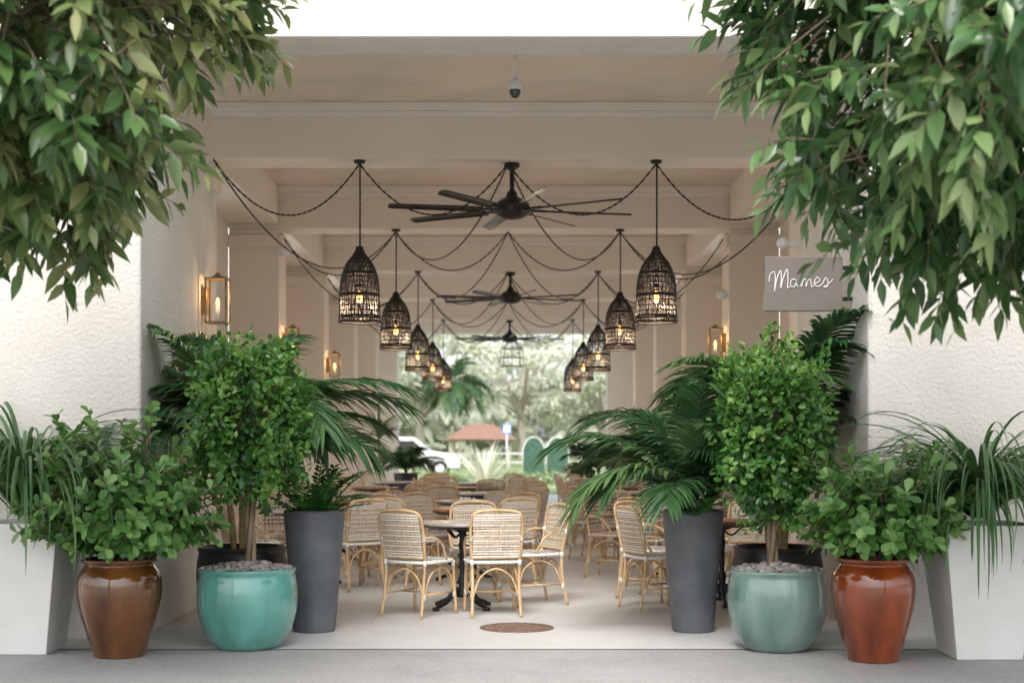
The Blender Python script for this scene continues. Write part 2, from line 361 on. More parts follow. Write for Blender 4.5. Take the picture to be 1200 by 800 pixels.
def palm(name,loc,zsoil,crowns,flen=1.2,nf=8,leafl=.36,lw=.026,seed=0,el=(.35,1.35),curv=(.9,1.7),azr=None,nl=34):
    f=Fol()
    for (cx,cy,cz) in crowns:
        if cz>zsoil+.1:
            pts=catmull([(cx*.35,cy*.35,zsoil-.05),(cx*.6,cy*.6,(zsoil+cz)/2),(cx,cy,cz)],8)
            rr=[.024+.004*(i%3==0) for i in range(len(pts))]; f.tube(pts,rr,7,1)
        for i in range(nf):
            az=(i/nf)*2*PI+rng.random()*.7 if azr is None else rng.uniform(*azr)
            e0=rng.uniform(*el); l=flen*rng.uniform(.75,1.1); kk=22
            p=arch((cx,cy,cz),az,e0,l,rng.uniform(*curv),kk,1.5); f.tube(p,np.linspace(.010,.003,kk),5,2)
            T=unit(np.gradient(p,axis=0)); sdv=np.array([-math.sin(az),math.cos(az),0]); roll=rng.normal()*.25
            tq=np.linspace(.2,1,nl); B=[];D=[];N=[];L=[]
            for t in tq:
                x=t*(kk-1); j=min(int(x),kk-2); fr=x-j; b=p[j]*(1-fr)+p[j+1]*fr; tn=T[j]; up=np.cross(sdv,tn); up=up if up[2]>0 else -up
                for sg in (-1,1):
                    B.append(b); D.append(sdv*sg*(1-.45*t)+tn*(.55+.6*t)+up*(.12+roll*sg)+rng.normal(size=3)*.07); N.append(up+rng.normal(size=3)*.12)
                    L.append(leafl*(.35+.9*math.sin(PI*(.12+.8*t))**.8)*rng.uniform(.88,1.08))
            L=np.array(L); base=rng.uniform(.2,.8)
            f.leaves(np.array(B),np.array(D),np.array(N),L,lw,T_leafl,.42,np.clip(base+rng.normal(size=len(B))*.1,0,1))
    return f.obj(name,[L_palm,M['cane'],M['hedge']],loc)

def zz(name,loc,z0,n=22,length=.42,seed=0,spread=(.5,1.5)):
    f=Fol()
    for i in range(n):
        az=rng.random()*2*PI; k=14; p=arch((.06*math.cos(az),.06*math.sin(az),z0),az,rng.uniform(*spread),length*rng.uniform(.7,1.15),rng.uniform(.4,1.1),k)
        f.tube(p,np.linspace(.009,.004,k),5,0,.6); T=unit(np.gradient(p,axis=0)); sd=np.array([-math.sin(az),math.cos(az),0])
        B=[];D=[];N=[]
        for j in range(3,k):
            up=np.cross(sd,T[j]); up=up if up[2]>0 else -up
            for sg in (-1,1):
                B.append(p[j]); D.append(sd*sg*.8+T[j]*.8+rng.normal(size=3)*.1); N.append(up+rng.normal(size=3)*.15)
        L=rng.uniform(.06,.085,len(B)); f.leaves(np.array(B),np.array(D),np.array(N),L,L*.42,T_oval,.05,np.clip(rng.uniform(.2,.7)+rng.normal(size=len(B))*.12,0,1))
    return f.obj(name,[L_zz,M['bark']],loc)

# ------------------------------------------------------------------ ground
def sheet(name,x0,x1,y0,y1,z,m):
    b=MB(); b.add([(x0,y0,z),(x1,y0,z),(x1,y1,z),(x0,y1,z)],[(0,1,2,3)]); return b.obj(name,[m])
sheet('ground',-1500,1500,-1500,1500,-.012,M['terr'])
sheet('sidewalk',-38,38,-12,9.984,-.004,M['side'])
sheet('terrace_threshold',-11,11,9.99,11.355,0.0,M['thresh'])
sheet('terrace_floor',-14,14,11.36,39.5,0.0,M['floor'])
sheet('lawn',-60,60,39.52,52,-.004,M['grassg'])
sheet('road',-120,120,54,64,-.002,M['asphalt'])
b=MB(); b.box(-120,120,53.8,53.97,-.01,.12); b.obj('kerb',[M['white']])
sheet('park_lawn',-150,150,64.2,150,0.0,M['grassg'])

# ------------------------------------------------------------------ building
bld=empty('restaurant_building',(0,0,0))
BX=[13.8,18.3,22.8,27.3,31.8]; XL=-2.95; XR=2.85; SL=-3.6; SR=3.5
b=MB(); b.box(-11,-2.71,10.5,13.1,-.01,7); b.obj('front_wall',[M['stucco']],parent=bld,bevel=.025)
b=MB(); b.box(2.66,11,10.5,13.1,-.01,7); b.obj('front_wall_bay',[M['stucco']],parent=bld,bevel=.025)
b=MB(); b.box(-2.712,2.662,10.52,10.95,4.43,7); b.obj('fascia',[M['stucco']],parent=bld)
b=MB(); b.box(-2.75,2.70,10.47,10.519,4.435,4.475); b.obj('drip_ledge',[M['trim']],parent=bld,bevel=.006)
b=MB(); b.box(-2.71,2.66,10.951,13.1,4.74,5.2); b.box(-3.62,3.52,13.101,35.79,4.74,5.2); b.obj('ceiling',[M['ceil']],parent=bld)
b=MB()
for y in BX:
    b.box(SL,SR,y,y+.5,4.2,4.74)
b.obj('ceiling_beams',[M['inner']],parent=bld,bevel=.012)
b=MB()
for y in BX:
    b.box(SL,SR,y-.06,y-.001,4.655,4.738); b.box(SL,SR,y-.03,y-.001,4.60,4.654)
    b.box(SL,SR,y+.501,y+.56,4.655,4.738)
b.box(-2.71,2.66,10.952,11.0,4.655,4.738)
b.obj('beam_moulding',[M['trim']],parent=bld,bevel=.006)
b=MB()
for i,y in enumerate(BX):
    y1=BX[i+1] if i<4 else 35.8
    b.box(SL,XL,y+.562,y1-.062,4.26,4.74); b.box(XR,SR,y+.562,y1-.062,4.26,4.74)
b.obj('side_beams',[M['inner']],parent=bld,bevel=.01)
for y in BX:
    for x0,x1 in ((SL,XL),(XR,SR)):
        b=MB(); b.box(x0,x1,y+.03,y+.62,0,4.198)
        b.box(x0-.001,x1,y-.02,y+.029,3.96,4.12); b.box(x0-.001,x1,y-.01,y+.029,0,.16)
        if x1==XL: b.box(x1+.001,x1+.05,y-.02,y+.66,3.96,4.12); b.box(x1+.001,x1+.04,y-.01,y+.64,0,.16)
        else: b.box(x0-.05,x0-.001,y-.02,y+.66,3.96,4.12); b.box(x0-.04,x0-.001,y-.01,y+.64,0,.16)
        b.obj('column',[M['inner']],parent=bld,bevel=.01)
b=MB(); b.box(-11,-2.78,35.8,36.3,-.01,7); b.box(2.5,11,35.8,36.3,-.01,7); b.box(-2.779,2.499,35.8,36.3,4.2,7); b.obj('rear_portal',[M['trim']],parent=bld,bevel=.02)
b=MB()
for y,y1 in zip(BX,BX[1:]+[35.8]):
    b.box(SL-.5,SL-.002,y1-1.7,y1+.02,-.01,4.74); b.box(SR+.002,SR+.5,y1-1.7,y1+.02,-.01,4.74)
b.obj('side_wall_returns',[M['inner']],parent=bld)
for y,y1 in zip(BX,BX[1:]+[35.8]):  # unseen side bays left open to admit daylight; frames added around the gaps
    for x in (SL+.1,SR-.1):
        b=MB()
        for yy in (y+.68,y1-1.75): b.box(x-.03,x+.03,yy-.03,yy+.03,0,4.25)
        b.box(x-.028,x+.028,y+.7,y1-1.78,3.0,3.06)
        b.obj('added_opening_frame',[M['trim']],parent=bld)
sheet('side_garden',-60,-14.01,13,36,-.005,M['grassg']); sheet('side_garden',14.01,60,13,36,-.005,M['grassg'])

# ------------------------------------------------------------------ fans
def fan(loc,rod,rot):
    b=MB()
    b.lathe([(.001,rod),(.075,rod),(.08,rod-.03),(.03,rod-.07),(.022,rod-.08)],20,0)
    b.tube([(0,0,rod-.05),(0,0,.1)],.024,10,0)
    b.lathe([(.024,.2),(.05,.17),(.06,.13),(.13,.09),(.17,.06),(.18,.03),(.175,-.035),(.15,-.06),(.08,-.085),(.001,-.09)],28,0)
    for i in range(8):
        a=i*PI/4+rot; R=Matrix.Rotation(a,4,'Z')
        b.rbox(R@Matrix.Translation((.24,0,.0)),.2,.045,.02,0)
        P=R@Matrix.Translation((.2,0,0))@Matrix.Rotation(math.radians(15),4,'X')
        V=[]
        for x,w in ((0.1,.05),(.25,.06),(1.0,.05),(1.03,.03)):
            for y,z in ((-w,-.006),(-w*.2,.010),(w,.004),(w,-.003),(-w*.2,.002)): V.append(P@Vector((x,y,z)))
        F=[(i*5+j,i*5+(j+1)%5,(i+1)*5+(j+1)%5,(i+1)*5+j) for i in range(3) for j in range(5)]+[(4,3,2,1,0),(15,16,17,18,19)]
        b.add(V,F,1,False)
    return b.obj('ceiling_fan',[M['black'],M['blade']],loc)
fan((.04,14.05,3.74),.46,.22); fan((.04,23.05,3.78),.42,.3); fan((.04,32.05,3.78),.42,.05)

# ------------------------------------------------------------------ lanterns
lb=MB(); prof=[(.025,0),(.04,-.05),(.075,-.10),(.125,-.17),(.165,-.27),(.185,-.38),(.19,-.50),(.192,-.62),(.20,-.74)]
pf=catmull([(r,0,z) for r,z in prof],4); pr=[p[0] for p in pf]; pz=[p[2] for p in pf]
rnd=random.Random(3)
for i in range(36):
    a=2*PI*i/36; lb.tube([(r*math.cos(a+.05*math.sin(z*9+i)),r*math.sin(a+.05*math.sin(z*9+i)),z) for r,z in zip(pr,pz)],.0062,4,0)
for i in range(26):
    a=2*PI*i/26; tw=(1 if i%2 else -1)*1.3
    lb.tube([((r+.004)*math.cos(a+tw*z),(r+.004)*math.sin(a+tw*z),z) for r,z in zip(pr,pz)],.0045,4,0)
for z,th in [(-.03,.008),(-.06,.006),(-.1,.006),(-.14,.006),(-.18,.006),(-.22,.006),(-.26,.012),(-.275,.012),(-.32,.006),(-.37,.006),(-.42,.006),(-.47,.012),(-.485,.012),(-.53,.006),(-.58,.006),(-.63,.006),(-.68,.012),(-.70,.010),(-.735,.014)]:
    r=float(np.interp(-z,[-q for q in pz],pr)); lb.tube([((r+.003)*math.cos(a)*(1+rnd.uniform(-.01,.01)),(r+.003)*math.sin(a),z+rnd.uniform(-.003,.003)) for a in np.linspace(0,2*PI,29)],th*.85,4,0,cap=False)
lb.tube([(0,0,.02),(0,0,-.36)],.006,6,1); lb.lathe([(.022,-.36),(.022,-.43)],10,1,cap=True)
lb.lathe([(.010,-.43),(.020,-.46),(.028,-.50),(.022,-.535),(.002,-.55)],12,2)
lmesh=lb.mesh('lantern_body',[M['wicker'],M['black'],M['bulb']])
def chainpath(p0,p1,sag,step=.03):
    p0=np.array(p0);p1=np.array(p1); n=max(8,int(np.linalg.norm(p1-p0)*1.15/step)); t=np.linspace(0,1,n)
    P=p0+(p1-p0)*t[:,None]; P[:,2]-=sag*4*t*(1-t); r=[.011 if i%2 else .0055 for i in range(n)]
    return P,r
def chain(b,p0,p1,sag):
    P,r=chainpath(p0,p1,sag); b.tube(P,r,5,0,cap=False)
for i,y in enumerate(BX):
    for x in (-1.45,1.45):
        yy=y+.1; e=empty('wicker_lantern',(x,yy,4.2))
        drop=.84+[0,-.03,.02,-.02,.03][i]
        place(lmesh,'shade',(0,0,-drop),rnd.random()*6,e)
        c=MB(); c.lathe([(.001,-.03),(.05,-.028),(.06,0)],16,0); c.tube([(0,0,-.02),(0.002,0,-drop/2),(0,0,-drop)],.005,5,0)
        P,r=chainpath((0,0,-.02),(0,0,-drop),0); c.tube(P+np.array([0.008,0,0]),[q*.7 for q in r],5,0,cap=False)
        c.obj('cord',[M['black']],parent=e)
        plight('bulb_light',(0,0,-drop-.60),32,e,r=.035)
b=MB()
for i,y in enumerate(BX):
    yy=y+.1; z=4.17
    chain(b,(-1.45,yy,z),(0,yy+(.0),z),.50); chain(b,(0,yy,z),(1.45,yy,z),.50)
    xl=-2.7 if i==0 else XL; xr=2.64 if i==0 else XR
    chain(b,(-1.45,yy,z),(xl if i else -2.78,yy-(0 if i else .72),z-.02),.55); chain(b,(1.45,yy,z),(xr if i else 2.72,yy-(0 if i else .72),z-.3),.45)
    if i<4:
        y2=BX[i+1]+.1
        chain(b,(XL+.02,yy,z-.02) if i else (-2.78,yy-.72,z-.02),(-1.45,y2,z),.75); chain(b,(XR-.02,yy,z-.02) if i else (2.72,yy-.72,z-.3),(1.45,y2,z),.7)
        chain(b,(0,yy,z),(-1.45,y2,z),.62); chain(b,(0,yy,z),(1.45,y2,z),.62)
b.obj('swag_cords',[M['black']])
b=MB()
for a in range(8):
    t=a*PI/4; b.tube([(.09*math.cos(t),.09*math.sin(t),0),(.27*math.cos(t),.27*math.sin(t),-.18),(.30*math.cos(t),.30*math.sin(t),-.62)],.010,5,0)
for r,z in ((.09,0),(.27,-.18),(.29,-.4),(.30,-.62)): b.tube([(r*math.cos(q),r*math.sin(q),z) for q in np.linspace(0,2*PI,25)],.012,5,0,cap=False)
b.tube([(0,0,.2),(0,0,0)],.006,5,0); b.obj('cage_pendant',[M['brass']],(.1,36.05,4.0))

# ------------------------------------------------------------------ sconces
def sconce(x,y,z,sg,pw=4,w=.08,h=.19):
    e=empty('wall_sconce',(x,y,z)); b=MB()
    for a in (-1,1):
        for c in (-1,1): b.box(a*w-.008,a*w+.008,c*w-.008,c*w+.008,-h,h,0)
    for zz_ in (-h,h-.014): b.box(-w-.012,w+.012,-w-.012,w+.012,zz_,zz_+.014,0)
    b.lathe([(w*.9,h),(.03,h+.03),(.012,h+.05)],12,0)
    xx=sorted((-sg*w,-sg*(w+.05))); b.box(xx[0],xx[1],-.04,.04,-.12,.12,0)
    b.lathe([(.02,-h),(.02,-.05)],10,2,cap=True); b.lathe([(.012,-.05),(.018,-.02),(.012,.015),(.002,.03)],10,1)
    b.obj('lantern_frame',[M['brass'],M['bulb'],M['white']],parent=e)
    plight('sconce_light',(sg*.0,0,.06),pw,e,(1,.6,.28),.03)
sconce(-2.57,12.6,2.70,1,3,.09,.2)
sconce(XL+.135,18.62,2.75,1); sconce(XL+.135,23.12,2.7,1); sconce(XR-.135,18.62,2.75,-1)

b=MB(); b.lathe([(.001,0),(.05,0),(.05,-.02),(.018,-.03)],16,0); b.tube([(0,0,-.02),(0,0,-.24)],.016,8,0); b.lathe([(.02,-.22),(.06,-.25),(.062,-.31),(.05,-.32)],20,0); b.lathe([(.05,-.32),(.046,-.35),(.03,-.38),(.001,-.39)],20,1)
b.obj('security_camera',[M['whitep'],M['glass']],(.06,12.0,4.738))
def speaker(x,y,z,sg,s=1):
    b=MB(); b.lathe([(.001,.10*s),(.05*s,.10*s),(.085*s,.06*s),(.09*s,0),(.06*s,-.05*s),(.001,-.06*s)],20,0); xx=sorted((0,-sg*.16)); b.box(xx[0],xx[1],-.02,.02,-.02,.02,0)
    b.obj('wall_speaker',[M['whitep']],(x,y,z))
speaker(XL+.14,17.9,3.83,1,.8); speaker(2.5,12.95,3.25,-1,.6); speaker(XR-.14,18.0,3.3,-1,.8)

# ------------------------------------------------------------------ sign
sg=empty('blade_sign',(1.98,10.96,2.46)); b=MB(); b.box(0,.60,0,.05,0,.42); b.obj('panel',[M['sign']],parent=sg,bevel=.004)
b=MB(); b.box(.60,.70,.015,.035,.08,.11); b.box(.60,.70,.015,.035,.32,.35); b.obj('bracket',[M['black']],parent=sg)
b=MB()
def stroke(P,ox,oy,s=1,r=.0038):
    q=catmull([(ox+x*s,-.004,oy+z*s) for x,z in P],6); b.tube(q,r,5,0)
stroke([(-.03,.03),(-.02,.09),(.01,.11),(.02,.06),(.012,-.05),(.03,.05),(.06,.12),(.066,.05),(.06,-.02),(.08,.06),(.11,.13),(.118,.06),(.115,-.01),(.135,.0)],.06,.19)
stroke([(.05,.045),(.03,.055),(.012,.035),(.015,.005),(.035,.0),(.052,.03),(.056,.05),(.054,.02),(.062,.0),(.08,.01)],.185,.185,1.1)
stroke([(0,.05),(.005,.0),(.018,.045),(.033,.052),(.037,.02),(.036,0),(.05,.043),(.066,.052),(.070,.02),(.074,.0),(.09,.01)],.275,.185,1.15)
stroke([(0,.02),(.03,.03),(.04,.05),(.022,.06),(.006,.035),(.015,.004),(.04,.004),(.06,.02)],.375,.187,1.15)
stroke([(0,.02),(.02,.06),(.035,.03),(.03,.0),(.005,.0),(.03,.01),(.07,.05)],.445,.187,1.15)
b.obj('lettering',[M['whitep']],parent=sg)

b=MB(); b.lathe([(.29,0),(.29,.006),(.265,.007),(.26,.003),(.2,.003),(.195,.007),(.14,.007),(.135,.003),(.08,.003),(.075,.007),(.001,.007)],40,0)
for i in range(24):
    a=i*PI/12; b.rbox(Matrix.Rotation(a,4,'Z')@Matrix.Translation((.23,0,.005)),.05,.012,.006,0)
b.obj('drain_cover',[M['iron']],(.07,11.12,.001))

# ------------------------------------------------------------------ pots
def potprof(P,R,H,n=5):
    q=catmull([(r*R,0,z*H) for r,z in P],n); return [(max(.001,p[0]),p[2]) for p in q]
URN=[(.60,0),(.64,.06),(.78,.25),(.93,.48),(1.0,.68),(.97,.82),(.84,.91),(.80,.945),(.88,.975),(.90,.995)]
BOWL=[(.60,0),(.70,.05),(.86,.2),(.97,.42),(1.0,.62),(.985,.8),(.95,.92),(.97,.97),(.975,.995)]
def pot(name,loc,prof,R,H,m,soil=.86,n=48):
    b=MB(); p=potprof(prof,R,H); rt=p[-1][0]
    b.lathe(p+[(rt-.012,H+.004),(rt-.03,H),(rt-.04,H*.95),(rt-.045,H*soil)],n,0)
    b.lathe([(.001,H*soil+.02),(rt*.6,H*soil+.015),(rt-.042,H*soil+.001)],24,1)
    return b.obj(name,[m,M['soil']],loc)
def pebbles(loc,R,z,n=190):
    b=MB(); 
    for i in range(n):
        a=rng.random()*2*PI; r=R*math.sqrt(rng.random()); s=rng.uniform(.018,.038)
        sc=np.array([rng.uniform(.8,1.4),rng.uniform(.7,1.1),rng.uniform(.5,.8)])*s; off=np.array([r*math.cos(a),r*math.sin(a),z+rng.uniform(0,.03)+(.05*(1-r/R))])
        Rm=np.array(Matrix.Rotation(rng.random()*6,3,'Z')); V=[];F=[]; nu,nv=8,5
        for v in range(nv+1):
            for u in range(nu):
                th=PI*v/nv; ph=2*PI*u/nu; V.append(Rm@(np.array([math.sin(th)*math.cos(ph),math.sin(th)*math.sin(ph),math.cos(th)])*sc)+off)
        for v in range(nv):
            for u in range(nu): F.append((v*nu+u,v*nu+(u+1)%nu,(v+1)*nu+(u+1)%nu,(v+1)*nu+u))
        b.add(V,F,0,True)
    b.obj('pebbles',[M['pebble']],loc)
pot('brown_urn_planter',(-2.65,9.70,0),URN,.285,.66,M['brown'])
pot('rust_urn_planter',(2.44,9.50,0),URN,.275,.68,M['rust'])
pot('teal_bowl_planter',(-1.85,10.1,0),BOWL,.355,.56,M['teal'],.93); pebbles((-1.85,10.1,0),.30,.53)
pot('teal_bowl_planter',(1.89,10.0,0),BOWL,.345,.56,M['teal2'],.93); pebbles((1.89,10.0,0),.29,.53)
pot('black_bowl_planter',(-2.12,11.35,0),BOWL,.36,.62,M['bowl']); pot('black_bowl_planter',(2.15,11.35,0),BOWL,.36,.62,M['bowl'])
TALL=[(.66,0),(.70,.05),(.78,.3),(.86,.55),(.94,.8),(1.0,.99)]
pot('tall_grey_planter',(-1.49,10.95,0),TALL,.235,.93,M['grey']); pot('tall_grey_planter',(1.425,10.95,0),TALL,.235,.93,M['grey'])
def sqplanter(x,y,w=.33,h=.9,t=.11):
    wi=w-.035
    b2=MB(); b2.add([(-w+t,-w+t,0),(w-t,-w+t,0),(w-t,w-t,0),(-w+t,w-t,0),(-w,-w,h),(w,-w,h),(w,w,h),(-w,w,h),(-wi,-wi,h),(wi,-wi,h),(wi,wi,h),(-wi,wi,h),(-wi,-wi,h-.1),(wi,-wi,h-.1),(wi,wi,h-.1),(-wi,wi,h-.1)],
      [(0,1,5,4),(1,2,6,5),(2,3,7,6),(3,0,4,7),(4,5,9,8),(5,6,10,9),(6,7,11,10),(7,4,8,11),(8,9,13,12),(9,10,14,13),(10,11,15,14),(11,8,12,15)]); b2.add([(-wi,-wi,h-.08),(wi,-wi,h-.08),(wi,wi,h-.08),(-wi,wi,h-.08)],[(0,1,2,3)],1)
    b2.obj('white_tapered_planter',[M['white'],M['soil']],(x,y,0),bevel=.006)
sqplanter(-3.38,9.95); sqplanter(3.22,9.72)

# ------------------------------------------------------------------ plants
clusia('clusia_bush',(-2.60,9.70,0),.68,1.72,.56,1,175,(.0,0))
clusia('clusia_bush',(2.50,9.50,0),.56,1.52,.58,2,140)
topiary('ficus_topiary',(-1.83,10.1,0),.40,.58,1.60,.52,1.3)
topiary('ficus_topiary',(1.86,10.0,0),.39,.61,1.52,.52,7.7)
straps('ponytail_palm',(-3.38,9.95,0),.95,320,1.6,.03,(.95,1.54),(2.0,3.3),k=16)
straps('ponytail_palm',(3.22,9.72,0),.95,380,1.35,.03,(.7,1.52),(1.9,3.3),k=14)
palm('kentia_palm',(-2.12,11.35,0),.55,[(0,0,1.55),(.16,-.06,1.35),(-.18,.05,1.45)],1.3,9,.38,.038,1)
palm('kentia_palm',(2.15,11.35,0),.55,[(.05,0,1.6),(.14,-.04,1.75),(-.16,.03,1.4)],1.2,8,.36,.038,2)
palm('parlor_palm',(1.425,10.95,0),.88,[(-.02,0,.92),(0.03,.03,1.0)],1.2,11,.36,.036,3,(.7,1.45),(1.0,1.9))
zz('zamia_plant',(-1.49,10.95,0),.84,26,.5)
zz('zamia_plant',(1.43,10.85,0),.86,18,.36)

street_tree('street_tree',(-3.15,7.0,0),1.88,1.6,1.34,3.76,L_tree2,1850,1,.3)
street_tree('street_tree',(3.2,6.8,0),2.02,1.7,1.50,3.68,L_tree,2250,4)

# ------------------------------------------------------------------ chair
def make_chair(mats):
    b=MB(); R=.0135
    bk=catmull([(-.205,-.27,0),(-.195,-.225,.25),(-.20,-.215,.45),(-.215,-.25,.66),(-.21,-.285,.82),(-.16,-.30,.875),(0,-.315,.89),(.16,-.30,.875),(.21,-.285,.82),(.215,-.25,.66),(.20,-.215,.45),(.195,-.225,.25),(.205,-.27,0)],5)
    b.tube(bk,R,8,0)
    for s in (-1,1):
        b.tube(catmull([(s*.215,.225,0),(s*.205,.21,.25),(s*.20,.20,.44)],4),R,8,0)
        b.tube(catmull([(s*.203,.213,.15),(s*.20,.16,.33),(s*.20,.02,.405),(s*.20,-.14,.34),(s*.198,-.222,.16)],5),.009,6,0)
        b.tube([(s*.203,.21,.19),(s*.198,-.224,.19)],.009,6,0)
        b.tube(catmull([(s*.213,-.245,.66),(s*.235,-.13,.66),(s*.24,-.02,.60),(s*.225,.06,.47)],5),.010,6,0)
        for p in ((s*.213,-.246,.655),(s*.20,-.215,.45),(s*.20,.20,.43),(s*.203,.212,.17),(s*.198,-.224,.17)):
            b.tube([(p[0],p[1],p[2]-.025),(p[0],p[1],p[2]+.025)],.0165,8,1)
    b.tube(catmull([(-.205,.213,.15),(-.13,.212,.33),(0,.212,.40),(.13,.212,.33),(.205,.213,.15)],5),.009,6,0)
    b.tube(catmull([(-.197,-.224,.15),(-.13,-.222,.33),(0,-.22,.40),(.13,-.222,.33),(.197,-.224,.15)],5),.009,6,0)
    b.tube([(-.2,0,.19),(.2,0,.19)],.008,6,0)
    S=[]
    for a in np.linspace(0,2*PI,41):
        c,s_=math.cos(a),math.sin(a); S.append((.225*math.copysign(abs(c)**.5,c),.235*math.copysign(abs(s_)**.5,s_)+.0,.455))
    b.tube(S,.015,7,1,cap=False)
    n=len(S)-1
    b.add([(x*.985,y*.985,.468) for x,y,z in S[:n]]+[(x*.97,y*.97,.442) for x,y,z in S[:n]],[tuple(range(n)),tuple(range(2*n-1,n-1,-1))],3)
    for i in range(18):
        y=-.205+i*.41/17; w=.225*(1-abs(y/.235)**4)**.25*.99; b.box(-w,w,y-.0055,y+.0055,.4685,.4725+(.001 if i%2 else 0),1 if i%3 else 2)
    def bp(x,z):
        t=(z-.5)/.38; y=-.222-.085*t-.028*(1-(x/.2)**2)*min(1,t+.2); return (x,y,z)
    for i in range(19):
        x=-.186+i*.372/18; z1=.872-.02*abs(x/.18)**4
        P=[bp(x,z) for z in np.linspace(.50,z1,8)]
        V=[];F=[]
        for k,p in enumerate(P): V+=[(p[0]-.0055,p[1]-.003,p[2]),(p[0]+.0055,p[1]-.003,p[2]),(p[0]+.0055,p[1]+.003,p[2]),(p[0]-.0055,p[1]+.003,p[2])]
        for k in range(7):
            for j in range(4): F.append((4*k+j,4*k+(j+1)%4,4*k+4+(j+1)%4,4*k+4+j))
        b.add(V,F,3 if i%2 else 0)
    for i in range(17):
        z=.505+i*.0216; hw=.196
        V=[];F=[]; xs=np.linspace(-hw,hw,9)
        for x in xs:
            p=bp(x,z); V+=[(p[0],p[1]-.0065,z-.0045),(p[0],p[1]-.0065,z+.0045),(p[0],p[1]+.0065,z+.0045),(p[0],p[1]+.0065,z-.0045)]
        for k in range(8):
            for j in range(4): F.append((4*k+j,4*k+(j+1)%4,4*k+4+(j+1)%4,4*k+4+j))
        b.add(V,F,1 if i in (0,1,15,16) or i%2==0 else 3)
    b.tube([bp(x,.495) for x in np.linspace(-.2,.2,9)],.011,6,0)
    return b.mesh('bistro_chair',mats)
CH=make_chair([M['rattan'],M['cordw'],M['cordg'],M['tan']])
CH2=make_chair([M['rattan'],M['tan'],M['cordw'],M['cordg']])
def make_table(top):
    b=MB(); b.lathe([(.001,.722),(.345,.722),(.36,.73),(.36,.748),(.352,.754),(.001,.754)],40,1)
    b.lathe([(.3,.70),(.355,.718),(.362,.722)],40,0)
    b.lathe([(.001,.721),(.13,.72),(.13,.70),(.03,.66),(.022,.6),(.034,.55),(.024,.5),(.022,.3),(.04,.25),(.03,.2),(.055,.13),(.055,.10),(.001,.09)],20,0)
    for i in range(4):
        a=i*PI/2+PI/4; c,s=math.cos(a),math.sin(a)
        b.tube([(r*c,r*s,z) for r,_,z in catmull([(.03,0,.16),(.10,0,.15),(.18,0,.07),(.27,0,.035),(.31,0,.02)],4)],[.026-.0006*k for k in range(17)],8,0)
        b.lathe([(.001,.035),(.03,.03),(.03,.002),(.001,.001)],10,0,(.31*c,.31*s,0))
        b.tube([(r*c,r*s,z) for r,_,z in catmull([(.02,0,.66),(.09,0,.62),(.2,0,.715)],4)],.009,6,0)
    return b.mesh('bistro_table',[M['black'],top])
TB=make_table(M['marble']); TW=make_table(M['wood'])
def chair(x,y,face,jit=.12,alt=0):
    place(CH2 if rng.random()<alt else CH,'bistro_chair',(x,y,.001),face-PI/2+rng.normal()*jit)
def tset(x,y,me=TB,angs=(45,135,225,315),d=.66,alt=.15):
    place(me,'bistro_table',(x,y,.001),rng.random())
    for a in angs:
        q=math.radians(a)+rng.normal()*.12; dd=d*rng.uniform(.95,1.15); chair(x+dd*math.cos(q),y+dd*math.sin(q),q+PI,.16,alt)
place(TB,'bistro_table',(-.40,12.45,.001),0)
chair(-.74,11.98,math.radians(58),0); chair(-.13,12.02,math.radians(98),0); chair(.20,12.75,math.radians(205),0); chair(-.30,13.15,math.radians(-85),0)
for i,y in enumerate([14.9,17.1,19.6,22.2,24.6]): tset(-.42+.1*rng.normal(),y,TB if i%3 else TW,(20,110,200,290) if i%2 else (45,135,225,315))
for i,y in enumerate([14.6,17.0,19.5,22.0,25.2]): tset(-2.05,y,TW if i%2 else TB,(35,125,215,-40),.68)
for i,y in enumerate([12.75,15.2,17.6,20.1,22.6,25.2]): tset(1.85 if i else 1.92,y,TB if i%2 else TW,(170,80,225,-45) if i else (200,150,60),.68,.35 if i else 0)

def smallpot(x,y,R,H): pot('black_planter',(x,y,0),TALL,R,H,M['bowl'],n=28)
smallpot(-2.15,30,.26,.8); palm('areca_palm',(-2.15,30,0),.75,[(0,0,.8)],.75,14,.32,.045,5,(.8,1.5),(.8,1.6),None,22)
smallpot(1.9,29.8,.28,.75); palm('areca_palm',(1.9,29.8,0),.7,[(0,0,.8)],.9,14,.4,.05,6,(.5,1.4),(.8,1.6),None,22)
smallpot(-2.45,27.0,.25,.6); straps('corn_plant',(-2.45,27.0,0),1.55,40,.8,.06,(.6,1.5),(.7,1.7),[L_str,M['bark']],.05,(.4,1),10,None,(.5,.03))
smallpot(2.5,27.2,.25,.6); straps('corn_plant',(2.5,27.2,0),1.45,40,.8,.06,(.6,1.5),(.7,1.7),[L_str,M['bark']],.05,(.4,1),10,None,(.5,.03))

